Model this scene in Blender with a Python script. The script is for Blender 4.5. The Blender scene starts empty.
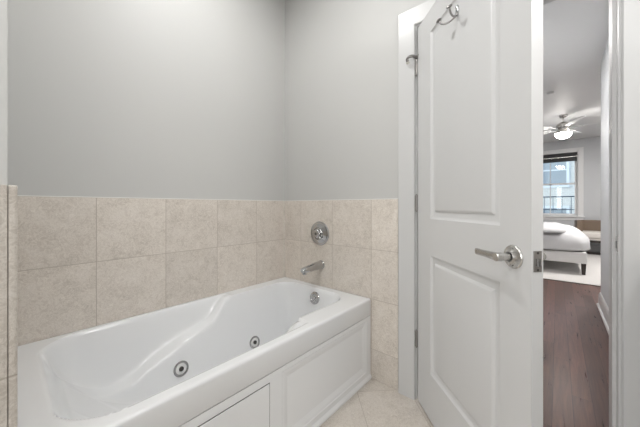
import bpy, bmesh, math, random
from mathutils import Vector, Matrix, noise
random.seed(7)
S = bpy.context.scene
COL = S.collection

# ------------------------------------------------------------------ camera
CX, CY, CZ = 1.7217, -1.5333, 1.1002
cam_d = bpy.data.cameras.new('camera')
cam_d.sensor_width = 36.0
cam_d.lens = 15.347
cam_d.shift_y = -0.01144
cam_d.clip_start = 0.02
cam = bpy.data.objects.new('camera', cam_d)
cam.location = (CX, CY, CZ)
cam.rotation_euler = (math.pi / 2, 0, 0.7164)
COL.objects.link(cam)
S.camera = cam

# ------------------------------------------------------------------ world, exposure
W = bpy.data.worlds.new('sky')
S.world = W
W.use_nodes = True
wn = W.node_tree
wn.nodes.clear()
wo = wn.nodes.new('ShaderNodeOutputWorld')
wb = wn.nodes.new('ShaderNodeBackground')
sky = wn.nodes.new('ShaderNodeTexSky')
sky.sky_type = 'HOSEK_WILKIE'
sky.turbidity = 6.0
sky.sun_direction = Vector((-0.5, -0.55, 0.65)).normalized()
wn.links.new(sky.outputs[0], wb.inputs[0])
wb.inputs[1].default_value = 5.2
wn.links.new(wb.outputs[0], wo.inputs[0])
S.view_settings.view_transform = 'Standard'
S.view_settings.look = 'None'
S.view_settings.gamma = 1.0
S.view_settings.use_curve_mapping = False
S.view_settings.exposure = 0.81


def lamp(name, kind, loc, energy, size=0.3, color=(1, 1, 1), rot=(0, 0, 0), size_y=None, spread=None):
    d = bpy.data.lights.new(name, kind)
    d.energy = energy
    d.color = color
    if kind == 'AREA':
        d.size = size
        if size_y:
            d.shape = 'RECTANGLE'
            d.size_y = size_y
        else:
            d.shape = 'DISK'
        if spread:
            d.spread = spread
    elif kind == 'POINT':
        d.shadow_soft_size = size
    elif kind == 'SUN':
        d.angle = size
    o = bpy.data.objects.new(name, d)
    o.location = loc
    o.rotation_euler = rot
    COL.objects.link(o)
    return o


R = math.radians
BATH_CEIL = 2.86
# bathroom ceiling lamps and vanity light, then added fills for rear, hall and bedroom
lamp('bathroom_ceiling_light', 'AREA', (1.60, -1.75, BATH_CEIL - 0.05), 8, 0.40, (1, .995, .985))
lamp('shower_downlight', 'AREA', (0.64, -0.84, BATH_CEIL - 0.015), 6.2, 0.12, (1, .995, .985))
lamp('vanity_light', 'AREA', (2.36, -.85, 2.10), 4.6, 0.14, (1, .995, .985), (0, R(62), 0), 0.60)
lamp('rear_fill', 'AREA', (1.35, -3.5, 1.55), 16, 1.1, (1, 1, 1), (R(90), 0, 0), 1.3)  # fill light added behind the camera to lift the end wall
lamp('hall_fill', 'AREA', (1.0, 1.9, 2.66), 21, 0.2, (1, .97, .94))  # fill added to brighten the hall, no fixture there, hidden by the door
lamp('bedroom_fill', 'AREA', (2.85, 5.0, 2.74), 46, 0.3, (1, .97, .94))  # fill added for the bedroom and window wall, out of view behind the hall wall

# ------------------------------------------------------------------ materials


def mat(name, color=(.8, .8, .8), rough=.5, metal=0.0, coat=0.0, spec=.5, emit=None, est=1.0):
    m = bpy.data.materials.new(name)
    m.use_nodes = True
    b = m.node_tree.nodes['Principled BSDF']
    b.inputs['Base Color'].default_value = (*color, 1)
    b.inputs['Roughness'].default_value = rough
    b.inputs['Metallic'].default_value = metal
    b.inputs['Coat Weight'].default_value = coat
    b.inputs['Coat Roughness'].default_value = .04
    b.inputs['Specular IOR Level'].default_value = spec
    if emit:
        b.inputs['Emission Color'].default_value = (*emit, 1)
        b.inputs['Emission Strength'].default_value = est
    return m


class N:
    """small node-graph helper on a material"""
    def __init__(self, m):
        self.t = m.node_tree
        self.b = self.t.nodes['Principled BSDF']

    def n(self, kind, **kw):
        nd = self.t.nodes.new(kind)
        for k, v in kw.items():
            setattr(nd, k, v)
        return nd

    def l(self, a, b):
        self.t.links.new(a, b)

    def math(self, op, a, b=None, c=None):
        nd = self.n('ShaderNodeMath', operation=op)
        for i, v in enumerate((a, b, c)):
            if v is None:
                continue
            if isinstance(v, (int, float)):
                nd.inputs[i].default_value = v
            else:
                self.l(v, nd.inputs[i])
        return nd.outputs[0]

    def noise(self, vec, scale, detail=4, rough=.55, dist=0.0):
        nd = self.n('ShaderNodeTexNoise')
        nd.inputs['Scale'].default_value = scale
        nd.inputs['Detail'].default_value = detail
        nd.inputs['Roughness'].default_value = rough
        nd.inputs['Distortion'].default_value = dist
        if vec is not None:
            self.l(vec, nd.inputs['Vector'])
        return nd.outputs['Fac']

    def ramp(self, fac, stops):
        nd = self.n('ShaderNodeValToRGB')
        e = nd.color_ramp.elements
        while len(e) < len(stops):
            e.new(.5)
        for i, (p, c) in enumerate(stops):
            e[i].position = p
            e[i].color = (*c, 1)
        self.l(fac, nd.inputs[0])
        return nd.outputs[0]

    def mix(self, fac, a, b, mode='MIX'):
        nd = self.n('ShaderNodeMix', data_type='RGBA', blend_type=mode)
        for k, v in ((0, fac), (6, a), (7, b)):
            if isinstance(v, (int, float)):
                nd.inputs[k].default_value = v
            elif isinstance(v, tuple):
                nd.inputs[k].default_value = (*v, 1)
            else:
                self.l(v, nd.inputs[k])
        return nd.outputs[2]

    def bump(self, h, strength=.2, dist=.002):
        nd = self.n('ShaderNodeBump')
        nd.inputs['Strength'].default_value = strength
        nd.inputs['Distance'].default_value = dist
        self.l(h, nd.inputs['Height'])
        self.l(nd.outputs[0], self.b.inputs['Normal'])


def paint(name, color, rough=.55):
    m = mat(name, color, rough)
    g = N(m)
    tc = g.n('ShaderNodeTexCoord').outputs['Object']
    f = g.noise(tc, 160, 3)
    g.bump(f, .06, .0008)
    lo = tuple(c * .985 for c in color)
    g.l(g.mix(g.noise(tc, 3, 3), lo, color), g.b.inputs['Base Color'])
    return m


def tile(name, axis_u, u0, v0, T, rot45=False, tint=1.0):
    """stone tile with grout lines; axis_u is 0 (x) or 1 (y); v is z, or the floor plane turned by 45 degrees"""
    m = mat(name, (.6, .5, .42), .32)
    g = N(m)
    tc = g.n('ShaderNodeTexCoord').outputs['Object']
    sp = g.n('ShaderNodeSeparateXYZ')
    g.l(tc, sp.inputs[0])
    if rot45:
        k = 1 / math.sqrt(2)
        a = g.math('MULTIPLY', g.math('ADD', sp.outputs[0], sp.outputs[1]), k)
        b = g.math('MULTIPLY', g.math('SUBTRACT', sp.outputs[0], sp.outputs[1]), k)
    else:
        a, b = sp.outputs[axis_u], sp.outputs[2]
    a = g.math('DIVIDE', g.math('SUBTRACT', a, u0), T)
    b = g.math('DIVIDE', g.math('SUBTRACT', b, v0), T)

    def edge(c):
        return g.math('SUBTRACT', .5, g.math('ABSOLUTE', g.math('SUBTRACT', g.math('FRACT', c), .5)))
    d = g.math('MINIMUM', edge(a), edge(b))
    gr = g.n('ShaderNodeMapRange')
    gr.inputs['From Min'].default_value = .0035
    gr.inputs['From Max'].default_value = .0065
    g.l(d, gr.inputs['Value'])
    cell = g.n('ShaderNodeCombineXYZ')
    g.l(g.math('FLOOR', a), cell.inputs[0])
    g.l(g.math('FLOOR', b), cell.inputs[1])
    wnz = g.n('ShaderNodeTexWhiteNoise')
    wnz.noise_dimensions = '3D'
    g.l(cell.outputs[0], wnz.inputs['Vector'])
    off = g.n('ShaderNodeVectorMath', operation='MULTIPLY_ADD')
    g.l(wnz.outputs['Color'], off.inputs[0])
    off.inputs[1].default_value = (7, 7, 7)
    g.l(tc, off.inputs[2])
    v = off.outputs[0]
    c1 = g.ramp(g.noise(v, 9, 6, .65, .6), [(.28, tuple(x * tint for x in (.53, .475, .415))), (.5, tuple(x * tint for x in (.635, .575, .51))), (.75, tuple(x * tint for x in (.72, .665, .61)))])
    veins = g.ramp(g.noise(v, 34, 6, .75, 2.6), [(.46, (0, 0, 0)), (.53, (1, 1, 1)), (.6, (0, 0, 0))])
    fleck = g.ramp(g.noise(v, 70, 4, .7, 1.2), [(.52, (0, 0, 0)), (.68, (1, 1, 1))])
    c2 = g.mix(g.math('MULTIPLY', veins, .55), c1, tuple(x * tint for x in (.88, .83, .76)))
    c2 = g.mix(g.math('MULTIPLY', fleck, .5), c2, tuple(x * tint for x in (.88, .83, .76)))
    var = g.n('ShaderNodeMapRange')
    var.inputs['To Min'].default_value = .95
    var.inputs['To Max'].default_value = 1.04
    g.l(wnz.outputs['Value'], var.inputs['Value'])
    vc = g.n('ShaderNodeCombineXYZ')
    for i in range(3):
        g.l(var.outputs[0], vc.inputs[i])
    c3 = g.mix(1.0, c2, vc.outputs[0], 'MULTIPLY')
    c4 = g.mix(gr.outputs[0], tuple(x * tint for x in (.50, .44, .38)), c3)
    g.l(c4, g.b.inputs['Base Color'])
    g.bump(gr.outputs[0], .5, .0015)
    return m


T = 0.318
ZT = 1.1425
M = {}
M['wall'] = paint('warm_grey_paint', (.565, .563, .548))
M['wall2'] = paint('cool_grey_paint', (.62, .635, .65))
M['ceil'] = paint('ceiling_paint', (.80, .80, .80))
M['trim'] = mat('white_semi_gloss', (.615, .615, .61), .32)
M['door'] = mat('white_door_paint', (.615, .615, .612), .36)
M['tile_l'] = tile('wall_tile_side', 1, -.288, ZT - 4 * T, T)
M['tile_e'] = tile('wall_tile_end', 0, .186, ZT - 4 * T, T)
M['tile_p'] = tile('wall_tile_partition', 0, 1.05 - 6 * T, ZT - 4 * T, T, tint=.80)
_k = 1 / math.sqrt(2)
M['tile_f'] = tile('floor_tile', 0, (.825 - .169) * _k, (.825 + .169) * _k, .312, True, .86)
M['caulk'] = mat('white_caulk', (.82, .81, .78), .5)
M['acrylic'] = mat('white_acrylic', (.81, .82, .83), .12, coat=.3)
M['apron'] = mat('white_apron', (.85, .86, .87), .25)
M['gap'] = mat('dark_gap', (.12, .12, .12), .8)
M['chrome'] = mat('polished_chrome', (.50, .50, .50), .14, 1.0)
M['nickel'] = mat('satin_nickel', (.56, .55, .53), .26, 1.0)
M['agednickel'] = mat('aged_nickel', (.30, .29, .28), .35, 1.0)
M['darkmetal'] = mat('dark_steel', (.10, .095, .09), .4, .8)
M['rubber'] = mat('pale_rubber', (.75, .72, .66), .6)
M['white'] = mat('white_plastic', (.8, .8, .8), .35)
M['globe'] = mat('lit_glass_globe', (.9, .88, .84), .3, emit=(1, .96, .91), est=26)
M['lens'] = mat('lit_lens', (.9, .9, .9), .3, emit=(1, .97, .93), est=3.0)
M['duvet'] = mat('white_duvet', (.66, .66, .67), .85)
M['sheet'] = mat('pale_grey_cotton', (.62, .60, .59), .9)
M['bedrail'] = mat('white_upholstery', (.74, .73, .72), .8)
M['darkwood'] = mat('espresso_wood', (.022, .014, .011), .3)
M['blind'] = mat('black_blind', (.02, .02, .022), .5)
M['tan'] = mat('tan_leather', (.20, .148, .108), .45)
M['cream'] = mat('cream_cushion', (.66, .62, .58), .8)


def fabric(m, s, k=.3):
    g = N(m)
    tc = g.n('ShaderNodeTexCoord').outputs['Object']
    g.bump(g.noise(tc, s, 4), k, .004)


fabric(M['duvet'], 9, .5)
fabric(M['sheet'], 40)
fabric(M['bedrail'], 200)
fabric(M['cream'], 120)


def wood_floor():
    m = mat('cherry_floorboards', (.08, .03, .02), .36)
    g = N(m)
    tc = g.n('ShaderNodeTexCoord').outputs['Object']
    sp = g.n('ShaderNodeSeparateXYZ')
    g.l(tc, sp.inputs[0])
    a = g.math('DIVIDE', sp.outputs[0], .085)
    row = g.math('FLOOR', a)
    wn1 = g.n('ShaderNodeTexWhiteNoise', noise_dimensions='1D')
    g.l(row, wn1.inputs['W'])
    b = g.math('DIVIDE', g.math('ADD', sp.outputs[1], g.math('MULTIPLY', wn1.outputs['Value'], 5.0)), 1.1)
    cell = g.n('ShaderNodeCombineXYZ')
    g.l(row, cell.inputs[0])
    g.l(g.math('FLOOR', b), cell.inputs[1])
    wn2 = g.n('ShaderNodeTexWhiteNoise', noise_dimensions='3D')
    g.l(cell.outputs[0], wn2.inputs['Vector'])
    mp = g.n('ShaderNodeMapping')
    mp.inputs['Scale'].default_value = (26, 1.6, 1)
    g.l(tc, mp.inputs['Vector'])
    off = g.n('ShaderNodeVectorMath', operation='MULTIPLY_ADD')
    g.l(wn2.outputs['Color'], off.inputs[0])
    off.inputs[1].default_value = (9, 9, 9)
    g.l(mp.outputs[0], off.inputs[2])
    gr = g.noise(off.outputs[0], 2.2, 6, .6, .6)
    c = g.ramp(gr, [(.3, (.065, .031, .025)), (.55, (.120, .060, .048)), (.8, (.175, .090, .070))])
    var = g.n('ShaderNodeMapRange')
    var.inputs['To Min'].default_value = .7
    var.inputs['To Max'].default_value = 1.3
    g.l(wn2.outputs['Value'], var.inputs['Value'])
    vc = g.n('ShaderNodeCombineXYZ')
    for i in range(3):
        g.l(var.outputs[0], vc.inputs[i])
    c = g.mix(1.0, c, vc.outputs[0], 'MULTIPLY')
    ex = g.math('ABSOLUTE', g.math('SUBTRACT', g.math('FRACT', a), .5))
    ey = g.math('ABSOLUTE', g.math('SUBTRACT', g.math('FRACT', b), .5))
    gp = g.math('MAXIMUM', g.math('GREATER_THAN', ex, .487), g.math('GREATER_THAN', ey, .4988))
    c = g.mix(gp, c, (.015, .008, .006))
    g.l(c, g.b.inputs['Base Color'])
    rr = g.n('ShaderNodeMapRange')
    rr.inputs['To Min'].default_value = .22
    rr.inputs['To Max'].default_value = .38
    g.l(gr, rr.inputs['Value'])
    g.l(rr.outputs[0], g.b.inputs['Roughness'])
    g.bump(g.math('SUBTRACT', gr, gp), .25, .0015)
    return m


M['wood'] = wood_floor()


def rug_mat():
    m = mat('cream_rug', (.62, .60, .58), .95)
    g = N(m)
    tc = g.n('ShaderNodeTexCoord').outputs['Object']
    f = g.noise(tc, 90, 3)
    g.l(g.mix(f, (.55, .53, .51), (.70, .68, .66)), g.b.inputs['Base Color'])
    g.bump(f, .5, .006)
    return m


M['rug'] = rug_mat()


def glass_mat():
    m = bpy.data.materials.new('window_glass')
    m.use_nodes = True
    t = m.node_tree
    t.nodes.clear()
    o = t.nodes.new('ShaderNodeOutputMaterial')
    mx = t.nodes.new('ShaderNodeMixShader')
    tr = t.nodes.new('ShaderNodeBsdfTransparent')
    gl = t.nodes.new('ShaderNodeBsdfGlossy')
    gl.inputs['Roughness'].default_value = .02
    tr.inputs[0].default_value = (.93, .96, .97, 1)
    fr = t.nodes.new('ShaderNodeFresnel')
    fr.inputs[0].default_value = 1.45
    t.links.new(fr.outputs[0], mx.inputs[0])
    t.links.new(tr.outputs[0], mx.inputs[1])
    t.links.new(gl.outputs[0], mx.inputs[2])
    t.links.new(mx.outputs[0], o.inputs[0])
    return m


M['glass'] = glass_mat()

# ------------------------------------------------------------------ geometry helpers


def props(o, label=None, cat=None, kind=None, group=None):
    if label:
        o['label'] = label
    if cat:
        o['category'] = cat
    if kind:
        o['kind'] = kind
    if group:
        o['group'] = group
    return o


def finish(name, bm, m, parent=None, smooth=None, loc=None, rot=None):
    me = bpy.data.meshes.new(name)
    bmesh.ops.recalc_face_normals(bm, faces=bm.faces)
    bm.to_mesh(me)
    bm.free()
    me.materials.append(m)
    if smooth is not None:
        me.polygons.foreach_set('use_smooth', [True] * len(me.polygons))
        if smooth < 179:
            me.set_sharp_from_angle(angle=R(smooth))
    o = bpy.data.objects.new(name, me)
    COL.objects.link(o)
    if parent:
        o.parent = parent
    if loc:
        o.location = loc
    if rot:
        o.rotation_euler = rot
    return o


def empty(name, loc=(0, 0, 0), rot=(0, 0, 0)):
    o = bpy.data.objects.new(name, None)
    o.location = loc
    o.rotation_euler = rot
    COL.objects.link(o)
    return o


def box(bm, x0, x1, y0, y1, z0, z1, bev=0.0, seg=2, mtx=None):
    r = bmesh.ops.create_cube(bm, size=1)
    vs = r['verts']
    for v in vs:
        v.co = Vector((x0 + (v.co.x + .5) * (x1 - x0), y0 + (v.co.y + .5) * (y1 - y0), z0 + (v.co.z + .5) * (z1 - z0)))
    if bev:
        es = list({e for v in vs for e in v.link_edges})
        res = bmesh.ops.bevel(bm, geom=es, offset=bev, segments=seg, profile=.6, affect='EDGES')
        vs = list({v for f in res['faces'] for v in f.verts} | {v for v in vs if v.is_valid})
    if mtx is not None:
        bmesh.ops.transform(bm, matrix=mtx, verts=vs)
    return vs


def bx(name, x0, x1, y0, y1, z0, z1, m, parent=None, bev=0.0, loc=None):
    bm = bmesh.new()
    box(bm, x0, x1, y0, y1, z0, z1, bev)
    return finish(name, bm, m, parent, 40 if bev else None, loc)


def lathe(bm, prof, mtx=None, n=40):
    """prof: (radius, height) pairs around local z"""
    rings = []
    for r, h in prof:
        if r < 1e-6:
            rings.append([bm.verts.new((0, 0, h))])
        else:
            rings.append([bm.verts.new((r * math.cos(2 * math.pi * i / n), r * math.sin(2 * math.pi * i / n), h)) for i in range(n)])
    for a, b in zip(rings, rings[1:]):
        for i in range(n):
            j = (i + 1) % n
            if len(a) == 1 and len(b) == 1:
                continue
            if len(a) == 1:
                bm.faces.new((a[0], b[i], b[j]))
            elif len(b) == 1:
                bm.faces.new((a[i], a[j], b[0]))
            else:
                bm.faces.new((a[i], a[j], b[j], b[i]))
    vs = [v for r in rings for v in r]
    if mtx is not None:
        bmesh.ops.transform(bm, matrix=mtx, verts=vs)
    return vs


def tube(bm, pts, rad, n=14, flat=None):
    """swept round (or oval) bar through pts; rad number or list; flat = list of (width factor, height factor)"""
    pts = [Vector(p) for p in pts]
    rings = []
    up = None
    for i, p in enumerate(pts):
        t = (pts[min(i + 1, len(pts) - 1)] - pts[max(i - 1, 0)]).normalized()
        if up is None:
            up = Vector((0, 0, 1)) if abs(t.z) < .9 else Vector((1, 0, 0))
        side = t.cross(up).normalized()
        up = side.cross(t).normalized()
        r = rad[i] if isinstance(rad, (list, tuple)) else rad
        fx, fy = flat[i] if flat else (1, 1)
        rings.append([bm.verts.new(p + side * (r * fx * math.cos(2 * math.pi * k / n)) + up * (r * fy * math.sin(2 * math.pi * k / n))) for k in range(n)])
    for a, b in zip(rings, rings[1:]):
        for k in range(n):
            bm.faces.new((a[k], a[(k + 1) % n], b[(k + 1) % n], b[k]))
    bm.faces.new(rings[0])
    bm.faces.new(rings[-1])


def spline(pts, n=8):
    """Catmull-Rom through pts"""
    P = [Vector(p) for p in pts]
    P = [P[0] * 2 - P[1]] + P + [P[-1] * 2 - P[-2]]
    out = []
    for i in range(1, len(P) - 2):
        for k in range(n):
            t = k / n
            a, b, c, d = P[i - 1:i + 3]
            out.append(.5 * ((2 * b) + (c - a) * t + (2 * a - 5 * b + 4 * c - d) * t * t + (3 * b - a - 3 * c + d) * t ** 3))
    out.append(P[-2])
    return out


def panel_sheet(bm, x0, x1, z0, z1, holes, loops, y=0.0, sgn=1.0):
    """a sheet in the xz plane at y with moulded panels: holes = rectangles (x0,x1,z0,z1), loops = (inset, depth), depth goes along sgn*y"""
    xs = sorted({x0, x1} | {h[0] for h in holes} | {h[1] for h in holes})
    zs = sorted({z0, z1} | {h[2] for h in holes} | {h[3] for h in holes})
    for a, b in zip(xs, xs[1:]):
        for c, d in zip(zs, zs[1:]):
            mx, mz = (a + b) / 2, (c + d) / 2
            if any(h[0] < mx < h[1] and h[2] < mz < h[3] for h in holes):
                continue
            bm.faces.new([bm.verts.new(p) for p in ((a, y, c), (b, y, c), (b, y, d), (a, y, d))])
    for h in holes:
        prev = None
        for ins, dep in loops:
            r = [bm.verts.new((px, y + sgn * dep, pz)) for px, pz in ((h[0] + ins, h[2] + ins), (h[1] - ins, h[2] + ins), (h[1] - ins, h[3] - ins), (h[0] + ins, h[3] - ins))]
            if prev:
                for i in range(4):
                    bm.faces.new((prev[i], prev[(i + 1) % 4], r[(i + 1) % 4], r[i]))
            prev = r
        bm.faces.new(prev)


def casing(name, xl, xr, zt, yface, prof, m, dirn=-1, parent=None):
    """moulded casing swept around an opening. prof: (outward offset, thickness); dirn = which way y it stands off"""
    bm = bmesh.new()
    path = [((xl, 0), (-1, 0)), ((xl, zt), (-1, 1)), ((xr, zt), (1, 1)), ((xr, 0), (1, 0))]
    rings = []
    for (px, pz), (ox, oz) in path:
        rings.append([bm.verts.new((px + ox * u, yface + dirn * t, pz + oz * u)) for u, t in prof])
    n = len(prof)
    for a, b in zip(rings, rings[1:]):
        for k in range(n):
            bm.faces.new((a[k], a[(k + 1) % n], b[(k + 1) % n], b[k]))
    bm.faces.new(rings[0])
    bm.faces.new(rings[-1])
    return finish(name, bm, m, parent)


# ------------------------------------------------------------------ room shell
JL, JR, HEAD = 1.117, 1.897, 2.124       # door opening
WB = .010                                # plaster plane lies this far behind the tile face
WTH = .24                                # thickness of the door wall

# bathroom floor and ceiling
floor = bx('floor', -.15, 3.0, -3.6, .08, -.1, 0, M['tile_f'])
props(floor, 'beige stone floor tiles laid diagonally beside the bathtub', 'floor', 'structure')
ceil = bx('ceiling', -.15, 3.0, -3.6, .25, BATH_CEIL, BATH_CEIL + .1, M['ceil'])
props(ceil, 'white bathroom ceiling over the bathtub', 'ceiling', 'structure')

wl = bx('wall_left', -.15, -WB, -3.6, WB + WTH, 0, BATH_CEIL, M['wall'])
props(wl, 'long grey painted wall behind the bathtub with a tiled lower half', 'wall', 'structure')
bx('tile_wainscot', -WB, 0, -1.533, WB, .0, ZT, M['tile_l'], wl)
bx('caulk_line', -WB, -.001, -1.533, WB, ZT, ZT + .004, M['caulk'], wl)

# door wall: left piece, right piece, above the door
bm = bmesh.new()
box(bm, -.15, JL - .02, WB, WB + WTH, 0, BATH_CEIL)
box(bm, JR + .02, 3.0, WB, WB + WTH, 0, BATH_CEIL)
box(bm, JL - .02, JR + .02, WB, WB + WTH, HEAD + .02, BATH_CEIL)
we = finish('wall_back', bm, M['wall'])
props(we, 'grey painted wall at the faucet end of the bathtub, holding the doorway', 'wall', 'structure')
bx('tile_wainscot', 0, 1.003, 0, WB, .0, ZT, M['tile_e'], we)
bx('caulk_line', 0, 1.003, .001, WB, ZT, ZT + .004, M['caulk'], we)

# partition at the foot of the tub
PX = 1.055
wp = bx('wall_partition', -WB, PX - WB, -1.665, -1.5325, 0, BATH_CEIL, M['wall'])
props(wp, 'short partition wall at the near end of the bathtub, tiled below', 'wall', 'structure')
bm = bmesh.new()
box(bm, 0, PX, -1.5320, -1.5215, 0, ZT - .008, .003)
box(bm, PX - WB, PX, -1.665, -1.5324, 0, ZT - .008, .001)
finish('tile_wainscot', bm, M['tile_p'], wp)

wr = bx('wall_right', 2.54, 3.0, -3.6, WB, 0, BATH_CEIL, M['wall'])
props(wr, 'grey bathroom side wall to the right of the doorway', 'wall', 'structure')
wf = bx('wall_front', -.15, 3.0, -3.75, -3.6, 0, BATH_CEIL, M['wall'])
props(wf, 'grey bathroom wall facing the doorway', 'wall', 'structure')

# door frame
jb = bmesh.new()
y0, y1 = .0, WB + WTH + .01
box(jb, JL - .02, JL, y0, y1, 0, HEAD + .02)
box(jb, JR, JR + .02, y0, y1, 0, HEAD + .02)
box(jb, JL, JR, y0, y1, HEAD, HEAD + .02)
jamb = finish('trim_1', jb, M['trim'])
props(jamb, 'white wooden door frame around the bathroom doorway', 'door frame', 'structure')
bm = bmesh.new()
box(bm, JL, JL + .012, .045, .085, 0, HEAD)
box(bm, JR - .012, JR, .045, .085, 0, HEAD)
box(bm, JL + .012, JR - .012, .045, .085, HEAD - .012, HEAD)
finish('door_stop_strip', bm, M['trim'], jamb)
prof = [(0, 0), (0, .013), (.004, .017), (.096, .017), (.099, .014), (.099, 0)]
casing('casing', JL - .006, JR + .008, HEAD + .005, 0, prof, M['trim'], -1, jamb)
casing('casing', JL - .006, JR + .008, HEAD + .004, WB + WTH, prof, M['trim'], 1, jamb)
bm = bmesh.new()
box(bm, JR - .0025, JR + .001, .006, .072, .925, .982, .001)
sp = finish('strike_plate', bm, M['nickel'], jamb)
sp['label'] = 'satin metal strike plate'
bx('latch_hole', JR - .0030, JR - .0020, .020, .040, .936, .964, M['gap'], sp)

# hall and bedroom shell
HC = 2.68      # hall ceiling
BC = 2.76      # bedroom ceiling
FY = 7.7       # window wall
f2 = bx('floor_bedroom', -2.2, 5.2, .08, FY, -.1, .0, M['wood'])
props(f2, 'dark cherry wood floorboards of the hall and bedroom beyond the door', 'floor', 'structure')
bm = bmesh.new()
box(bm, JL - .02, JR + .02, .06, .16, -.001, .006, .002)
props(finish('trim_2', bm, M['darkwood']), 'dark wooden threshold strip under the doorway', 'threshold', 'structure')
bm = bmesh.new()
box(bm, -2.2, 5.2, WB + WTH, 4.75, HC, BC + .12)
c2 = finish('ceiling_hall', bm, M['ceil'])
props(c2, 'lowered white ceiling over the hall before the bedroom', 'ceiling', 'structure')
c3 = bx('ceiling_bedroom', -2.2, 5.2, 4.75, FY, BC, BC + .12, M['ceil'])
props(c3, 'white bedroom ceiling above the fan', 'ceiling', 'structure')
HX = 2.08
bm = bmesh.new()
box(bm, HX, HX + .12, WB + WTH, 2.76, 0, HC)
box(bm, HX + .12, 5.2, 2.64, 2.76, 0, HC)
hr = finish('wall_hall_right', bm, M['wall2'])
props(hr, 'pale hall wall ending in a corner beyond the doorway', 'wall', 'structure')
hl = bx('wall_hall_left', .75, .87, WB + WTH, 2.76, 0, HC, M['wall2'])
props(hl, 'pale hall wall behind the open door', 'wall', 'structure')
bm = bmesh.new()
box(bm, -2.2, .75, 2.64, 2.76, 0, HC)
props(finish('wall_bedroom_near', bm, M['wall2']), 'near bedroom wall beside the hall', 'wall', 'structure')
props(bx('wall_bedroom_left', -2.32, -2.2, 2.64, FY, 0, BC + .1, M['wall2']), 'bedroom wall behind the head of the bed', 'wall', 'structure')
props(bx('wall_bedroom_right', 5.2, 5.32, 2.64, FY, 0, BC + .1, M['wall2']), 'far right bedroom wall', 'wall', 'structure')

# window wall with two openings
WX0, WX1, WZ0, WZ1 = 1.06, 2.10, .87, 2.44
openings = [(WX0, WX1), (3.2, 4.24)]
bm = bmesh.new()
xs = [-2.2, WX0, WX1, 3.2, 4.24, 5.2]
for i in (0, 2, 4):
    box(bm, xs[i], xs[i + 1], FY, FY + .2, 0, BC + .1)
for a, b in openings:
    box(bm, a, b, FY, FY + .2, 0, WZ0)
    box(bm, a, b, FY, FY + .2, WZ1, BC + .1)
ww = finish('wall_bedroom_window', bm, M['wall2'])
props(ww, 'grey bedroom wall around the window', 'wall', 'structure')


def window(name, a, b, label):
    bm = bmesh.new()
    pr = .10
    for x0, x1, z0, z1 in ((a - pr, a, WZ0 - .02, WZ1 + pr), (b, b + pr, WZ0 - .02, WZ1 + pr), (a, b, WZ1, WZ1 + pr)):
        box(bm, x0, x1, FY - .02, FY + .002, z0, z1, .004)
    box(bm, a - pr - .02, b + pr + .02, FY - .055, FY + .06, WZ0 - .045, WZ0 - .018, .006)
    box(bm, a - pr, b + pr, FY - .02, FY + .002, WZ0 - .12, WZ0 - .045, .004)
    # jamb liner
    box(bm, a, a + .012, FY, FY + .2, WZ0, WZ1)
    box(bm, b - .012, b, FY, FY + .2, WZ0, WZ1)
    o = finish(name, bm, M['white'])
    props(o, label, 'window', 'structure')
    zm = (WZ0 + WZ1) / 2
    for z0, z1, yy in ((WZ0, zm + .02, FY + .05), (zm - .01, WZ1, FY + .086)):
        bm = bmesh.new()
        fr = .045
        box(bm, a + .012, a + .012 + fr, yy, yy + .035, z0, z1)
        box(bm, b - .012 - fr, b - .012, yy, yy + .035, z0, z1)
        box(bm, a + .05, b - .05, yy, yy + .035, z0, z0 + fr)
        box(bm, a + .05, b - .05, yy, yy + .035, z1 - .03, z1)
        xm = (a + b) / 2
        box(bm, xm - .008, xm + .008, yy + .008, yy + .026, z0 + fr, z1 - .03)
        s = finish('window_sash', bm, M['white'], o)
        bx('window_pane', a + .05, b - .05, yy + .015, yy + .019, z0 + .03, z1 - .02, M['glass'], s)
    return o


window('window_1', WX0, WX1, 'white framed sash window above the bed with a black blind')
window('window_2', 3.2, 4.24, 'second white framed sash window right of the armchair')


def baseboard(name, pts, label):
    """pts along the wall; board stands to the right-hand side of the path"""
    bm = bmesh.new()
    prof = [(0, 0), (.030, 0), (.030, .016), (.022, .024), (.016, .026), (.016, .120), (.010, .140), (.006, .152), (0, .152)]
    rings = []
    for i, p in enumerate(pts):
        p = Vector((p[0], p[1], 0))
        ns = []
        if i:
            d = (p - Vector((*pts[i - 1], 0))).normalized()
            ns.append(Vector((d.y, -d.x, 0)))
        if i < len(pts) - 1:
            d = (Vector((*pts[i + 1], 0)) - p).normalized()
            ns.append(Vector((d.y, -d.x, 0)))
        n = sum(ns, Vector()) if len(ns) == 2 else ns[0]
        if len(ns) == 2 and abs(ns[0].dot(ns[1]) - 1) < 1e-4:
            n = ns[0]
        rings.append([bm.verts.new(p + n * u + Vector((0, 0, z))) for u, z in prof])
    k = len(prof)
    for a, b in zip(rings, rings[1:]):
        for j in range(k):
            bm.faces.new((a[j], a[(j + 1) % k], b[(j + 1) % k], b[j]))
    bm.faces.new(rings[0])
    bm.faces.new(rings[-1])
    return props(finish(name, bm, M['trim']), label, 'baseboard', 'structure')


baseboard('baseboard_hall', [(5.19, 2.76), (HX, 2.76), (HX, WB + WTH + .025)][::-1][::-1], 'white moulded baseboard along the right hall wall')
baseboard('baseboard_window', [(-2.19, FY), (5.19, FY)], 'white baseboard under the bedroom window')

# ------------------------------------------------------------------ bathtub
TL, TW, TH = 1.5185, .818, .510


def smin(a, b, k):
    h = max(k - abs(a - b), 0) / k
    return min(a, b) - h * h * k * .25


def smax(a, b, k):
    return -smin(-a, -b, k)


def wallprof(d, slope, lip=.014):
    """depth below the rim at distance d inside the edge, with a rounded lip"""
    if d <= 0:
        return 0.0
    s = d * slope
    return s * s / (s + lip * slope * .5) if s < 10 else s


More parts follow.
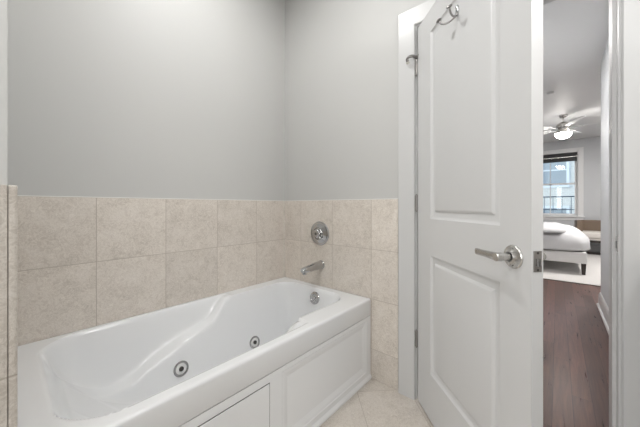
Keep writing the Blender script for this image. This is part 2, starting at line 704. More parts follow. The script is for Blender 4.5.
def rrect(x, y, x0, x1, y0, y1, r):
    cx, cy = (x0 + x1) / 2, (y0 + y1) / 2
    qx, qy = abs(x - cx) - (x1 - x0) / 2 + r, abs(y - cy) - (y1 - y0) / 2 + r
    return -(math.hypot(max(qx, 0), max(qy, 0)) + min(max(qx, qy), 0) - r)


SHELF = [(-1.448, .40), (-1.245, .310), (-1.15, .260), (-1.04, .208), (-.88, .155), (-.76, .122), (-.70, .105), (-.655, .060), (-.615, .012), (-.59, 0), (.1, 0)]


def shelf_depth(y):
    """depth of the armrest shelf below the rim along the tub"""
    acc = 0
    for k in range(-3, 4):
        yy = y + k * .008
        for (a, p), (b, q) in zip(SHELF, SHELF[1:]):
            if a <= yy <= b:
                acc += p + (q - p) * (yy - a) / (b - a)
                break
        else:
            acc += SHELF[0][1]
    return acc / 7


FOOT = -1.450


def footprof(d):
    """backrest: a short steep lip, then a long recline"""
    if d <= 0:
        return 0.0
    return smin(wallprof(d, 3.4, .04), .055 + 1.28 * d, .05)


def outline_d(x, y):
    """distance inside the wide rounded outline of the armrest hollows"""
    return rrect(x, y, .026, TW - .050, FOOT, .4, .17)


def tub_depth(x, y):
    sd = outline_d(x, y)
    if sd <= 0:
        return 0.0
    # inner well: sides, faucet end, floor
    dA = wallprof(rrect(x, y, .090, .690, -1.9, -.066, .13), 5.2, .022)
    res = smin(min(dA, 1.0), .385, .09)
    # armrest hollows along both long sides
    for back, off, sh in ((True, .026, 0.0), (False, .050, .04)):
        rd = shelf_depth(y - sh)
        dx = x - off if back else TW - x - off
        if 0 < dx < .36 and rd > 0:
            q = smin(wallprof(dx, 4.4, .012), rd + max(0, dx - .05) * .5, .035)
            res = smax(res, min(q, .385), .014)
    # reclined foot end, blended in with a fillet that grows with depth
    foot = footprof(y - FOOT)
    lo = min(res, foot)
    if lo > 0:
        res = smin(res, foot, min(.26, 1.9 * lo + .004))
    rim = wallprof(sd, 4.4, .012)
    return max(0.0, smin(res, rim, min(.05, 1.5 * min(res, rim) + .001)))


def tub_z(x, y):
    z = TH - tub_depth(x, y)
    r = .012
    e = TW - x
    if e < r:
        z -= r - math.sqrt(max(0, r * r - (r - e) ** 2))
    for e in (x, -y, y + TL):
        if e < .006:
            z -= .006 - math.sqrt(max(0, .006 ** 2 - (.006 - e) ** 2))
    return z


def spaced(L, n, fine):
    s = [i * L / n for i in range(n + 1)]
    ex = [fine * k for k in (.15, .35, .6, .8)]
    return sorted(set(s[:1] + ex + s[1:-1] + [L - e for e in ex] + s[-1:]))


xs = spaced(TW, 126, .010)
ys = [-v for v in spaced(TL, 216, .010)]
tub = empty('bathtub', (TW / 2 + .0015, -TL / 2 - .0015, 0))
props(tub, 'white acrylic whirlpool bathtub with armrests set between the tiled walls', 'bathtub')
TO = Vector((-TW / 2, TL / 2, 0))
bm = bmesh.new()
grid = [[bm.verts.new((x, y, tub_z(x, y))) for x in xs] for y in ys]
for r0, r1 in zip(grid, grid[1:]):
    for i in range(len(xs) - 1):
        bm.faces.new((r0[i], r1[i], r1[i + 1], r0[i + 1]))
# front fascia band, its underside, plus short sides down
fr = [r[-1] for r in grid]
l0 = [bm.verts.new((TW, v.co.y, .490)) for v in fr]
l1 = [bm.verts.new((TW, v.co.y, .406)) for v in fr]
l2 = [bm.verts.new((TW - .001, v.co.y, .4040)) for v in fr]
l3 = [bm.verts.new((TW - .03, v.co.y, .4040)) for v in fr]
for A, B in ((fr, l0), (l0, l1), (l1, l2), (l2, l3)):
    for i in range(len(fr) - 1):
        bm.faces.new((A[i], A[i + 1], B[i + 1], B[i]))
basin = finish('basin', bm, M['acrylic'], tub, 50, TO)

AX = TW - .002     # apron face
# apron sheet in local xz plane, turned to face +x: build in world coordinates directly
bm = bmesh.new()
loops = [(0, 0), (.003, .003), (.018, .0045), (.040, .010), (.044, .010)]
panel_sheet(bm, -TL, 0, .0, .400, [(-.745, -.050, .055, .378)], loops)
for v in bm.verts:
    # sheet x -> world y, sheet y (depth) -> into the tub
    v.co = Vector((AX - v.co.y, v.co.x, v.co.z))
bmesh.ops.remove_doubles(bm, verts=bm.verts, dist=.0004)
bm.faces.new([bm.verts.new(p) for p in ((AX, -TL, .4), (AX, 0, .4), (AX - .02, 0, .4), (AX - .02, -TL, .4))])
apron = finish('apron', bm, M['apron'], tub, None, TO)
bm = bmesh.new()
for a in (0,):
    ring = []
    pr = [(AX - .002, 0), (TW + .006, 0), (TW + .006, .012), (TW - .001, .026), (AX - .002, .030)]
    for y in (-TL, 0):
        ring.append([bm.verts.new((x, y, z)) for x, z in pr])
    for k in range(5):
        bm.faces.new((ring[0][k], ring[0][(k + 1) % 5], ring[1][(k + 1) % 5], ring[1][k]))
    bm.faces.new(ring[0])
    bm.faces.new(ring[1])
finish('toe_trim', bm, M['apron'], tub, None, TO)
# access panel: dark reveal and a removable plate
APY0, APY1, APZ0, APZ1 = -1.40, -.812, .050, .366
bm = bmesh.new()
box(bm, AX - .001, AX + .0006, APY0, APY1, APZ0, APZ1)
finish('access_gap', bm, M['gap'], tub, None, TO)
bm = bmesh.new()
box(bm, AX, AX + .0035, APY0 + .0035, APY1 - .0035, APZ0 + .0035, APZ1 - .0035, .0008, 1)
ap = finish('access_panel', bm, M['apron'], tub, None, TO)
ap['label'] = 'plain removable access panel outlined by a dark gap'


def oriented(loc, normal):
    z = Vector(normal).normalized()
    q = z.to_track_quat('Z', 'Y')
    return Matrix.Translation(Vector(loc)) @ q.to_matrix().to_4x4()


def on_wall(y, z, x_guess=.1):
    """point and normal of the basin's long inner wall nearest the tiled side, at y and height z"""
    x = .03
    while tub_z(x, y) > z and x < .5:
        x += .0005
    e = .004
    g = Vector((-(tub_z(x + e, y) - tub_z(x - e, y)) / (2 * e), -(tub_z(x, y + e) - tub_z(x, y - e)) / (2 * e), 1)).normalized()
    return Vector((x, y, z)), g


def jet(y, z, r=.040):
    p, nrm = on_wall(y, z)
    p = p + nrm * .001 + TO
    mt = oriented(p, nrm)
    bm = bmesh.new()
    lathe(bm, [(r, -.006), (r, .004), (r * .93, .008), (r * .80, .008), (r * .74, .004), (r * .70, .001)], mt, 36)
    j = finish('jet', bm, M['chrome'], tub, 30)
    bm = bmesh.new()
    lathe(bm, [(r * .71, -.004), (r * .71, .002), (r * .62, .005), (r * .40, .006), (r * .34, .002), (0, .002)], mt, 32)
    finish('jet_face', bm, M['white'], j, 30)
    bm = bmesh.new()
    lathe(bm, [(r * .30, .0015), (r * .30, .0075), (r * .16, .009), (0, .006)], mt, 20)
    finish('jet_nozzle', bm, M['darkmetal'], j, 30)


jet(-.902, .206)
jet(-.424, .174)

# overflow cover on the faucet-end inner wall
y = -.062
while tub_z(.413, y) > .445 and y > -.3:
    y -= .0005
e = .004
g = Vector((0, -(tub_z(.413, y + e) - tub_z(.413, y - e)) / (2 * e), 1)).normalized()
mt = oriented(Vector((.413, y, .445)) + TO + g * .001, g)
bm = bmesh.new()
lathe(bm, [(.043, -.008), (.043, .004), (.039, .009), (.029, .011), (.026, .007), (.012, .007), (.011, .012), (0, .013)], mt, 40)
oc = finish('overflow_cover', bm, M['chrome'], tub, 30)
bm = bmesh.new()
for i in range(6):
    a = i * math.pi / 3 + .3
    lathe(bm, [(.0028, .006), (.0028, .0078), (0, .0078)], mt @ Matrix.Translation((.019 * math.cos(a), .019 * math.sin(a), 0)), 10)
finish('overflow_holes', bm, M['gap'], oc)

# ------------------------------------------------------------------ bath spout
so = empty('bath_spout', (.398, 0, .666))
props(so, 'chrome bath spout sticking out of the tiled wall over the tub', 'faucet')
bm = bmesh.new()
pts = [(0, .002, 0), (0, -.012, 0), (0, -.04, 0), (-.001, -.10, -.004), (-.002, -.155, -.009), (-.002, -.188, -.012), (-.002, -.197, -.014)]
tube(bm, pts, [.0300, .0300, .029, .0265, .024, .022, .017], 22, [(1, 1)] * 4 + [(1, .95)] * 3)
finish('spout_body', bm, M['chrome'], so, 40)
bm = bmesh.new()
lathe(bm, [(.0145, .012), (.0150, -.014), (.0120, -.014), (.0115, -.004), (0, -.004)], Matrix.Translation((-.002, -.176, -.026)), 22)
finish('spout_outlet', bm, M['chrome'], so, 40)
bm = bmesh.new()
lathe(bm, [(.033, 0), (.033, .004), (.030, .007), (.026, .008)], Matrix.Translation((0, .0005, 0)) @ Matrix.Rotation(R(90), 4, 'X'), 30)
finish('spout_flange', bm, M['chrome'], so, 30)

# ------------------------------------------------------------------ shower valve
sv = empty('shower_valve', (.386, 0, .898))
props(sv, 'round chrome mixing valve with a knob on the tiled wall above the spout', 'faucet')
RX = Matrix.Rotation(R(90), 4, 'X')
bm = bmesh.new()
lathe(bm, [(.088, -.0005), (.089, .004), (.086, .009), (.080, .011), (.074, .009), (.070, .010), (.060, .015), (.046, .020), (.044, .016), (.040, .016)], RX, 56)
finish('escutcheon', bm, M['chrome'], sv, 30)
bm = bmesh.new()
lathe(bm, [(.040, .010), (.040, .020), (.037, .024), (.026, .026), (.024, .028), (.024, .036)], RX, 40)
finish('valve_sleeve', bm, M['chrome'], sv, 30)
bm = bmesh.new()
n = 48
prof = [(.022, .026), (.031, .028), (.033, .033), (.032, .042), (.027, .047), (.012, .049), (0, .049)]
vs = lathe(bm, prof, None, n)
for v in vs:
    r = math.hypot(v.co.x, v.co.y)
    if r > .025:
        a = math.atan2(v.co.y, v.co.x)
        k = 1 + .10 * math.cos(5 * a)
        v.co.x *= k
        v.co.y *= k
bmesh.ops.transform(bm, matrix=RX, verts=vs)
kn = finish('knob', bm, M['chrome'], sv, 40)
bm = bmesh.new()
lathe(bm, [(.010, .048), (.010, .0505), (0, .0505)], RX, 20)
kc = finish('knob_cap', bm, M['darkmetal'], kn)
bm = bmesh.new()
tube(bm, spline([(.008, -.034, -.008), (.026, -.038, -.020), (.040, -.040, -.036)], 5), [.010, .010, .010, .0095, .009, .009, .0085, .008, .008, .0075, .006], 14)
finish('lever', bm, M['chrome'], sv, 50)

# ------------------------------------------------------------------ the open door
TH_D = R(45.2)
DW, DT, DZ0, DZ1 = .769, .035, .012, 2.100
bm = bmesh.new()
loops = [(0, 0), (.006, .006), (.014, .009), (.034, .0095), (.041, .004), (.047, .0015), (.050, .001)]
holes = [(.158, .646, .248, .850), (.158, .646, 1.036, 1.985)]
x0 = .008
panel_sheet(bm, x0, DW, DZ0, DZ1, holes, loops, 0, 1)
panel_sheet(bm, x0, DW, DZ0, DZ1, holes, loops, DT, -1)
for q in (((x0, 0), (x0, DT)), ((DW, 0), (DW, DT))):
    a, b = q
    bm.faces.new([bm.verts.new(p) for p in ((a[0], a[1], DZ0), (b[0], b[1], DZ0), (b[0], b[1], DZ1), (a[0], a[1], DZ1))])
for z in (DZ0, DZ1):
    bm.faces.new([bm.verts.new(p) for p in ((x0, 0, z), (DW, 0, z), (DW, DT, z), (x0, DT, z))])
bmesh.ops.remove_doubles(bm, verts=bm.verts, dist=.0004)
door = finish('door_1', bm, M['door'], None, 25, (1.124, -.010, 0), (0, 0, -TH_D))
props(door, 'open white two-panel door with a satin lever handle', 'door', 'structure')


def lever(side):
    """lever set; side -1 = bathroom face, +1 = the other face"""
    yb = 0 if side < 0 else DT
    rot = Matrix.Rotation(R(90) if side < 0 else R(-90), 4, 'X')
    zc, xc = .945, .704
    base = Matrix.Translation((xc, yb, zc)) @ rot
    bm = bmesh.new()
    lathe(bm, [(.0365, 0), (.0365, .003), (.034, .006), (.026, .008), (.020, .012), (.015, .016)], base, 44)
    rose = finish('door_handle', bm, M['nickel'], door, 30)
    rose['label'] = 'satin metal lever handle on a round rose'
    bm = bmesh.new()
    lathe(bm, [(.0115, .006), (.0115, .040), (.0135, .042), (.0135, .058), (.0115, .061), (0, .061)], base, 28)
    finish('handle_neck', bm, M['nickel'], rose, 30)
    bm = bmesh.new()
    s = side
    yy = yb + s * .050
    # flat tapering bar towards the hinge side
    secs = [(xc + .004, yy, .0120, .0085), (xc - .02, yy, .0115, .0080), (xc - .05, yy - s * .001, .0105, .0065), (xc - .085, yy - s * .002, .0100, .0055), (xc - .106, yy - s * .003, .0105, .005), (xc - .112, yy - s * .003, .009, .004)]
    rings = []
    for px, py, hz, hy in secs:
        rings.append([bm.verts.new((px, py + hy * cy, zc + hz * cz)) for cy, cz in ((-1, -.6), (-.6, -1), (.6, -1), (1, -.6), (1, .6), (.6, 1), (-.6, 1), (-1, .6))])
    for A, B in zip(rings, rings[1:]):
        for k in range(8):
            bm.faces.new((A[k], A[(k + 1) % 8], B[(k + 1) % 8], B[k]))
    bm.faces.new(rings[0])
    bm.faces.new(rings[-1])
    finish('handle_lever', bm, M['nickel'], rose, 35)
    bm = bmesh.new()
    for dz in (.024, -.024):
        lathe(bm, [(.003, .004), (.003, .0085), (0, .0085)], base @ Matrix.Translation((0.006, dz, 0)), 12)
    finish('handle_screw', bm, M['gap'], rose)


lever(-1)
lever(1)
bm = bmesh.new()
box(bm, DW - .0005, DW + .0020, .005, .030, .913, .973, .0009, 1)
lp = finish('latch_plate', bm, M['agednickel'], door)
bm = bmesh.new()
vs = [(DW, .011, .931), (DW, .011, .951), (DW, .024, .931), (DW, .024, .951), (DW + .011, .011, .931), (DW + .011, .011, .951), (DW + .004, .024, .931), (DW + .004, .024, .951)]
V = [bm.verts.new(v) for v in vs]
for f in ((0, 1, 3, 2), (4, 5, 7, 6), (0, 1, 5, 4), (2, 3, 7, 6), (0, 2, 6, 4), (1, 3, 7, 5)):
    bm.faces.new([V[i] for i in f])
finish('latch_bolt', bm, M['chrome'], lp)
bm = bmesh.new()
for dz in (.919, .967):
    lathe(bm, [(.0035, 0), (.0035, .0026), (0, .0026)], Matrix.Translation((DW, .0175, dz)) @ Matrix.Rotation(R(90), 4, 'Y'), 10)
finish('latch_screw', bm, M['darkmetal'], lp)

for i, zc in enumerate((1.885, 1.118, .352)):
    bm = bmesh.new()
    prof = []
    for k in range(5):
        a = -.045 + k * .018
        prof += [(.0076, a), (.0083, a + .0008), (.0083, a + .0168), (.0076, a + .0176)]
    lathe(bm, [(0, -.051), (.004, -.050), (.0055, -.046)] + prof + [(.0055, .046), (.004, .051), (0, .052)], Matrix.Translation((0, -.004, zc)), 20)
    # leaves: one on the door's hinge edge, one towards the jamb
    box(bm, .004, .0085, -.004, .030, zc - .044, zc + .044)
    box(bm, -.015, .0, -.004, .0, zc - .044, zc + .044, 0, 1, Matrix.Rotation(TH_D, 4, 'Z'))
    h = finish('hinge', bm, M['agednickel'], door, 30)
    if i == 0:
        bm = bmesh.new()
        inv = Matrix.Rotation(TH_D, 4, 'Z')
        # arm of the hinge-pin stop reaches left in front of the casing
        pts = [inv @ Vector(p) for p in ((0, -.004, zc + .053), (-.008, -.020, zc + .056), (-.020, -.034, zc + .056), (-.034, -.040, zc + .052), (-.044, -.036, zc + .045), (-.046, -.028, zc + .038))]
        tube(bm, spline(pts, 5), .0078, 12)
        lathe(bm, [(.009, 0), (.009, .007), (0, .007)], Matrix.Translation((0, -.004, zc + .050)), 16)
        st = finish('hinge_pin_stop', bm, M['agednickel'], door, 40)
        bm = bmesh.new()
        p = inv @ Vector((-.046, -.024, zc + .034))
        lathe(bm, [(0, -.006), (.008, -.006), (.009, .004), (0, .006)], Matrix.Translation(p), 16)
        finish('rubber_bumper', bm, M['rubber'], st, 40)
        bm = bmesh.new()
        tube(bm, [inv @ Vector((.006, -.006, zc + .053)), Vector((.022, -.012, zc + .054)), Vector((.030, -.006, zc + .054))], .0035, 10)
        finish('stop_arm', bm, M['nickel'], st, 40)

# ------------------------------------------------------------------ robe hook on the door
hk = empty('robe_hook', (1.124, -.010, 0), (0, 0, -TH_D))
hk.location = Matrix.Translation((1.124, -.010, 0)) @ Matrix.Rotation(-TH_D, 4, 'Z') @ Vector((.401, 0, 1.918))
props(hk, 'satin metal double robe hook screwed high on the open white door', 'hook')
bm = bmesh.new()
vs = lathe(bm, [(0.0095, 0), (.0095, .003), (.007, .006), (0, .007)], RX, 28)
for v in vs:
    v.co.z *= 2.6
finish('back_plate', bm, M['chrome'], hk, 40)
bm = bmesh.new()
lathe(bm, [(.003, .005), (.003, .0085), (0, .0085)], RX @ Matrix.Translation((0, .013, 0)), 12)
finish('screw', bm, M['darkmetal'], hk)
for s in (-1, 1):
    pts = spline([(0, -.004, -.016), (s * .006, -.012, -.026), (s * .018, -.028, -.037), (s * .030, -.044, -.038), (s * .038, -.054, -.030), (s * .041, -.058, -.018)], 7)
    bm = bmesh.new()
    tube(bm, pts, .0038, 12)
    pr = finish('prong', bm, M['agednickel'], hk, 50)
    bm = bmesh.new()
    lathe(bm, [(0, .0), (.0100, .001), (.0125, .004), (.0100, .008), (0, .010)], oriented(pts[-1] + Vector((0, 0, -.002)), (s * .2, -.5, 1)), 22)
    finish('prong_tip', bm, M['agednickel'], pr, 50)

# ------------------------------------------------------------------ lamps one can see the housings of
def downlight(loc, r, label, name='ceiling_light'):
    o = empty(name, loc)
    props(o, label, 'ceiling light')
    bm = bmesh.new()
    lathe(bm, [(r, 0), (r * 1.25, 0), (r * 1.28, -.004), (r * 1.05, -.010), (r, -.006)], None, 36)
    finish('trim_ring', bm, M['white'], o, 40)
    bm = bmesh.new()
    lathe(bm, [(0, -.003), (r, -.003)], None, 36)
    finish('light_lens', bm, M['lens'], o)
    return o


downlight((.64, -.84, BATH_CEIL), .065, 'small round recessed ceiling light above the bathtub')
downlight((1.60, -1.75, BATH_CEIL), .20, 'large round flush ceiling light in the middle of the bathroom')
# unseen window frame and opaque pane, added to dress the rear fill light
bm = bmesh.new()
for q in ((.75, .82, .86, 2.24), (1.88, 1.95, .86, 2.24), (.82, 1.88, .86, .93), (.82, 1.88, 2.17, 2.24)):
    box(bm, q[0], q[1], -3.6, -3.575, q[2], q[3], .003)
w3 = finish('rear_fill_frame', bm, M['trim'])
props(w3, 'unseen frame and opaque white pane added around the rear fill light', 'window', 'structure')
bx('window_pane', .82, 1.88, -3.598, -3.590, .93, 2.17, M['white'], w3)

# smoke alarm on the hall ceiling
sm = empty('smoke_alarm', (1.645, 3.42, HC))
props(sm, 'small white smoke alarm on the ceiling beyond the doorway', 'smoke alarm')
bm = bmesh.new()
lathe(bm, [(.036, 0), (.036, -.012), (.032, -.022), (.020, -.028), (0, -.029)], None, 30)
finish('alarm_body', bm, M['white'], sm, 40)
bm = bmesh.new()
lathe(bm, [(.037, -.0005), (.042, -.001), (.042, -.006), (.036, -.006)], None, 30)
finish('mounting_ring', bm, M['white'], sm, 40)

# ------------------------------------------------------------------ unseen vanity beside the doorway, added to shadow the right casing
vn = empty('shadow_vanity', (2.25, -.75, 0))
props(vn, 'unseen white vanity cabinet added right of the doorway to cast a shadow', 'cabinet')
VO = Vector((-2.25, .75, 0))
bm = bmesh.new()
box(bm, 1.995, 2.535, -1.45, -.022, .10, .868)
box(bm, 2.05, 2.535, -1.45, -.022, .0, .10)
finish('cabinet_body', bm, M['trim'], vn, None, VO)
for a_, b_ in ((-1.44, -.745), (-.735, -.03)):
    bm = bmesh.new()
    panel_sheet(bm, a_, b_, .12, .85, [(a_ + .06, b_ - .06, .18, .79)], [(0, 0), (.006, .006), (.02, .006)])
    for v in bm.verts:
        v.co = Vector((1.977 + v.co.y, v.co.x, v.co.z))
    box(bm, 1.984, 1.995, a_, b_, .12, .85)
    dr = finish('cabinet_door', bm, M['trim'], vn, None, VO)
    bm = bmesh.new()
    kx = b_ - .04 if a_ < -1 else a_ + .04
    lathe(bm, [(.006, 0), (.006, .012), (.013, .020), (.010, .027), (0, .028)], Matrix.Translation((1.977, kx, .70)) @ Matrix.Rotation(R(-90), 4, 'Y'), 18)
    finish('door_knob', bm, M['nickel'], dr, 40)
bm = bmesh.new()
box(bm, 1.968, 2.535, -1.47, -.020, .870, .900, .004)
props(finish('shadow_countertop', bm, M['cream'], None, 40), 'unseen pale countertop added on the vanity, its edge casts the casing shadow', 'countertop')

# ------------------------------------------------------------------ ceiling fan
FX, FYY = 1.80, 5.10
fan = empty('ceiling_fan', (FX, FYY, BC))
props(fan, 'ceiling fan with white blades and a lit globe in the bedroom', 'ceiling fan')
bm = bmesh.new()
lathe(bm, [(.058, 0), (.062, -.008), (.058, -.030), (.040, -.052), (.016, -.062), (.014, -.062)], None, 32)
finish('canopy', bm, M['nickel'], fan, 40)
bm = bmesh.new()
lathe(bm, [(.011, -.055), (.011, -.190)], None, 16)
finish('downrod', bm, M['nickel'], fan, 40)
bm = bmesh.new()
lathe(bm, [(.014, -.130), (.045, -.136), (.088, -.165), (.100, -.190), (.100, -.235), (.085, -.255), (.085, -.275), (.098, -.290), (.098, -.334), (0, -.334)], None, 40)
finish('motor_housing', bm, M['nickel'], fan, 40)
bm = bmesh.new()
vs = lathe(bm, [(.092, 0)] + [(.118 * math.cos(a), -.095 * math.sin(a) - .010) for a in [R(x) for x in range(0, 90, 10)]] + [(0, -.105)], None, 36)
bmesh.ops.transform(bm, matrix=Matrix.Translation((0, 0, -.330)), verts=vs)
finish('light_globe', bm, M['globe'], fan, 60)
for k in range(5):
    a = R(-72 + 72 * k)
    rot = Matrix.Rotation(a, 4, 'Z')
    bm = bmesh.new()
    outl = [(.20, -.050), (.30, -.062), (.55, -.072), (.64, -.070), (.665, -.045), (.67, 0), (.665, .045), (.64, .070), (.55, .072), (.30, .062), (.20, .050)]
    pit = Matrix.Rotation(R(12), 4, 'X')
    top = [bm.verts.new(rot @ (Matrix.Translation((0, 0, -.240)) @ (pit @ Vector((x, y, .004))))) for x, y in outl]
    bot = [bm.verts.new(rot @ (Matrix.Translation((0, 0, -.240)) @ (pit @ Vector((x, y, -.004))))) for x, y in outl]
    bm.faces.new(top)
    bm.faces.new(bot[::-1])
    for i in range(len(outl)):
        j = (i + 1) % len(outl)
        bm.faces.new((top[i], top[j], bot[j], bot[i]))
    b = finish('blade', bm, M['white'], fan)
    bm = bmesh.new()
    box(bm, .08, .26, -.018, .018, -.250, -.242, 0, 1, rot)
    finish('blade_arm', bm, M['nickel'], b)

# ------------------------------------------------------------------ rug, bed, armchair
bm = bmesh.new()
box(bm, -1.2, 3.4, 3.80, 7.15, 0, .014, .004)
rug = finish('rug', bm, M['rug'], None, 40)
props(rug, 'large cream rug under the bed on the dark wood floor', 'rug')
bm = bmesh.new()
box(bm, -1.206, 3.406, 3.794, 7.156, .0005, .006, 0)
rb = finish('rug_binding', bm, M['darkwood'], rug)
rb['label'] = 'dark bound edge'

BX0, BX1, BY0, BY1 = .05, 2.07, 4.43, 6.05
bed = empty('bed', (BX0, BY0, 0))
props(bed, 'low white upholstered bed with dark tapered legs standing on the rug', 'bed')
BO = Vector((-BX0, -BY0, 0))
bm = bmesh.new()
box(bm, BX0, BX1, BY0, BY0 + .05, .19, .365, .012)
box(bm, BX0, BX1, BY1 - .05, BY1, .19, .365, .012)
box(bm, BX1 - .05, BX1 - .002, BY0 + .052, BY1 - .052, .19, .365, .012)
box(bm, BX0, BX0 + .05, BY0 + .052, BY1 - .052, .19, .365, .012)
box(bm, BX0 + .04, BX1 - .04, BY0 + .04, BY1 - .04, .22, .30)
finish('bed_frame', bm, M['bedrail'], bed, 40, BO)
bm = bmesh.new()
box(bm, BX0 - .08, BX0, BY0 - .02, BY1 + .02, .14, 1.15, .03)
finish('headboard', bm, M['bedrail'], bed, 40, BO)
for lx, ly in ((BX1 - .068, BY0 + .005), (BX1 - .068, BY1 - .065), (BX0 + .01, BY0 + .005), (BX0 + .01, BY1 - .065)):
    bm = bmesh.new()
    vs = box(bm, lx, lx + .060, ly, ly + .060, .0145, .195)
    for v in vs:
        if v.co.z < .1:
            v.co.x = lx + .03 + (v.co.x - lx - .03) * .7
            v.co.y = ly + .03 + (v.co.y - ly - .03) * .7
    finish('leg', bm, M['darkwood'], bed, None, BO)
bm = bmesh.new()
box(bm, BX0 + .34, BX1 - .22, BY0 + .20, BY1 - .20, .31, .58, .07, 4)
finish('mattress', bm, M['sheet'], bed, 40, BO)

# duvet: puffy cover wrapped over the mattress, draped sides
def duvet_mesh(x0, x1, y0, y1, ztop, zlow, rad, puff, seed, nx=64, ny=48, th=.02):
    bm = bmesh.new()
    cx, cy = (x0 + x1) / 2, (y0 + y1) / 2
    hx, hy = (x1 - x0) / 2, (y1 - y0) / 2
    H_ = ztop - zlow
    ring_grid = []
    for j in range(ny + 1):
        row = []
        for i in range(nx + 1):
            u, v = i / nx * 2 - 1, j / ny * 2 - 1
            # square parametrisation: |.| = 1 at the hem
            ax, ay = abs(u), abs(v)
            m_ = max(ax, ay)
            k = .62
            if m_ <= k:
                s = m_ / k * .80
                z = ztop - .02 * s * s
            else:
                t = (m_ - k) / (1 - k)
                ang = t * math.pi / 2
                s = .80 + .20 * math.sin(min(ang * 1.25, math.pi / 2))
                z = ztop - .02 - (H_ - .02) * (t ** 1.35)
            sx = (u / m_ if m_ > 1e-6 else 0) * s
            sy = (v / m_ if m_ > 1e-6 else 0) * s
            # superellipse rounding of plan corners
            q = (abs(sx) ** 5 + abs(sy) ** 5) ** .2 if m_ > 1e-6 else 1
            mm = max(abs(sx), abs(sy))
            if q > 1e-6:
                sx *= mm / q
                sy *= mm / q
            p = Vector((cx + sx * hx, cy + sy * hy, z))
            nz = noise.noise(Vector((p.x * 3.1 + seed, p.y * 3.1, z * 3))) * puff + noise.noise(Vector((p.x * 9 + seed, p.y * 9, z * 7))) * puff * .35
            out = Vector((sx, sy, 0))
            edge = max(0, (m_ - k) / (1 - k))
            p += out * nz * edge * 1.2 + Vector((0, 0, nz * (1 - edge)))
            row.append(bm.verts.new(p))
        ring_grid.append(row)
    for a, b in zip(ring_grid, ring_grid[1:]):
        for i in range(nx):
            bm.faces.new((a[i], a[i + 1], b[i + 1], b[i]))
    return bm


bm = duvet_mesh(BX0 + .09, BX1 + .045, BY0 - .045, BY1 + .045, .74, .385, .2, .035, 3.0)
dv = finish('duvet', bm, M['duvet'], None, 179)
md = dv.modifiers.new('thickness', 'SOLIDIFY')
md.thickness = .03
md.offset = -1
props(dv, 'puffy white duvet draped over the bed, hanging down its side', 'duvet')
bm = duvet_mesh(BX0 + .35, 1.87, BY0 - .070, BY1 + .070, .780, .66, .2, .02, 9.0, 48, 40)
th = finish('folded_edge', bm, M['duvet'], dv, 179)
md = th.modifiers.new('thickness', 'SOLIDIFY')
md.thickness = .04
md.offset = -1

# armchair with curved back beyond the bed
CHX, CHY = 2.46, 7.18
ch = empty('armchair', (CHX, CHY, 0), (0, 0, 0))
props(ch, 'tan leather armchair with a cream seat below the window wall', 'armchair')


def curved_shell(bm, rx, ry, t, z0, z1, a0, a1, n=28, bev=.012):
    """half-ring back open towards -y"""
    rows = []
    for i in range(n + 1):
        a = a0 + (a1 - a0) * i / n
        c, s_ = math.cos(a), math.sin(a)
        e = 2 / 3.2
        px = math.copysign(abs(c) ** e, c)
        py = math.copysign(abs(s_) ** e, s_)
        row = []
        for (k, z) in ((0, z0), (0, z1 - bev), (bev, z1), (t - bev, z1), (t, z1 - bev), (t, z0)):
            row.append(bm.verts.new(((rx - k) * px, (ry - k) * py, z)))
        rows.append(row)
    for A, B in zip(rows, rows[1:]):
        for k in range(6):
            bm.faces.new((A[k], A[(k + 1) % 6], B[(k + 1) % 6], B[k]))
    bm.faces.new(rows[0])
    bm.faces.new(rows[-1])


bm = bmesh.new()
curved_shell(bm, .44, .36, .06, .345, .775, R(-28), R(208))
finish('back_shell', bm, M['tan'], ch, 40)
bm = bmesh.new()
curved_shell(bm, .375, .295, .05, .47, .765, R(-25), R(205))
finish('back_cushion', bm, M['tan'], ch, 40)
bm = bmesh.new()
box(bm, -.375, .375, -.36, .26, .40, .53, .035, 4)
finish('seat_cushion', bm, M['cream'], ch, 40)
bm = bmesh.new()
box(bm, -.36, .36, -.33, .27, .355, .41, .01)
finish('seat_base', bm, M['cream'], ch, 40)
bm = bmesh.new()
box(bm, -.34, .34, -.30, .25, .30, .356, .006)
finish('under_frame', bm, M['darkwood'], ch, 40)
for sx, sy in ((-1, -1), (1, -1), (-1, 1), (1, 1)):
    bm = bmesh.new()
    x, y = sx * .32, sy * .25 - .03
    yb = CHY + y
    tube(bm, [(x, y, .34), (x * 1.04, y * 1.04, .016 if CHY + y < 7.15 else .002)], [.024, .014], 12)
    finish('leg', bm, M['darkwood'], ch, 50)

# black roller blind in front of the window
bl = empty('roller_blind', (WX0, FY + .024, WZ1))
props(bl, 'black roller blind pulled up at the top of the bedroom window', 'blind')
bm = bmesh.new()
box(bm, .012, WX1 - WX0 - .012, -.022, .018, -.075, -.002, .004)
finish('cassette', bm, M['blind'], bl)
bm = bmesh.new()
box(bm, .02, WX1 - WX0 - .02, -.002, .002, -.195, -.07)
finish('shade_cloth', bm, M['blind'], bl)
bm = bmesh.new()
box(bm, .02, WX1 - WX0 - .02, -.012, .010, -.215, -.193, .003)
finish('bottom_bar', bm, M['blind'], bl)
bm = bmesh.new()
box(bm, .02, WX1 - WX0 - .02, -.030, -.023, -.115, -.097, .001)
finish('pull_rail', bm, M['nickel'], bl)

# ------------------------------------------------------------------ outside the window
M['facade'] = mat('pale_facade', (.62, .62, .61), .8)
M['facade_trim'] = mat('facade_trim', (.72, .76, .80), .7)
M['facade_win'] = mat('facade_window_glass', (.34, .38, .42), .3)
M['iron'] = mat('painted_iron', (.13, .17, .21), .5)


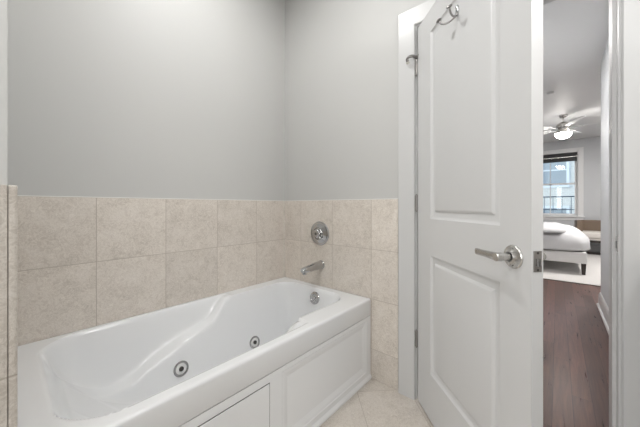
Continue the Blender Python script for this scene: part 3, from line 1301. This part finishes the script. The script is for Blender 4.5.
def brick(m):
    g = N(m)
    tc = g.n('ShaderNodeTexCoord').outputs['Object']
    mp = g.n('ShaderNodeMapping')
    mp.inputs['Rotation'].default_value = (R(90), 0, 0)
    g.l(tc, mp.inputs['Vector'])
    b = g.n('ShaderNodeTexBrick')
    b.inputs['Color1'].default_value = (.60, .60, .58, 1)
    b.inputs['Color2'].default_value = (.66, .65, .63, 1)
    b.inputs['Mortar'].default_value = (.72, .72, .71, 1)
    b.inputs['Scale'].default_value = 3.0
    g.l(mp.outputs[0], b.inputs['Vector'])
    g.l(b.outputs[0], g.b.inputs['Base Color'])


brick(M['facade'])
GY = 15.0
gr = bx('ground', -14, 18, FY + .6, 30, -3.3, -3.2, M['facade_trim'])
props(gr, 'pale street ground below the bedroom window', 'ground', 'structure')
fb = bx('building', -8, 12, GY, GY + 4, -3.2, 4.6, M['facade'], None)
props(fb, 'pale blue-grey building seen through the bedroom window', 'building')
for ix, wx in enumerate((-1.4, .1, 1.62, 3.2, 4.7)):
    for wz in (-2.0, .30, 2.75):
        bm = bmesh.new()
        box(bm, wx - .50, wx + .50, GY - .08, GY + .02, wz - .80, wz - .70)
        box(bm, wx - .50, wx + .50, GY - .08, GY + .02, wz + .70, wz + .82)
        for q in (-.5, .40):
            box(bm, wx + q, wx + q + .10, GY - .06, GY + .02, wz - .72, wz + .72)
        box(bm, wx - .45, wx + .45, GY - .04, GY + .01, wz - .03, wz + .03)
        f_ = finish('window', bm, M['facade_trim'], fb)
        bx('window_pane', wx - .42, wx + .42, GY - .012, GY - .004, wz - .71, wz + .71, M['facade_win'], f_)
# fire-escape landing with railing outside, seen low in the window
fe = empty('fire_escape', (0, FY + 1.5, 0))
props(fe, 'dark iron fire escape railing outside the lower window', 'fire escape')
bm = bmesh.new()
box(bm, .6, 2.3, -1.301, .03, .55, .58)
finish('landing', bm, M['iron'], fe)
bm = bmesh.new()
tube(bm, [(.6, 0, 1.38), (2.3, 0, 1.38)], .018, 8)
tube(bm, [(.6, 0, 1.0), (2.3, 0, 1.0)], .012, 8)
finish('rail', bm, M['iron'], fe)
for k in range(9):
    bm = bmesh.new()
    x = .62 + k * .2
    tube(bm, [(x, 0, .58), (x, 0, 1.38)], .008, 6)
    finish('baluster', bm, M['iron'], fe)
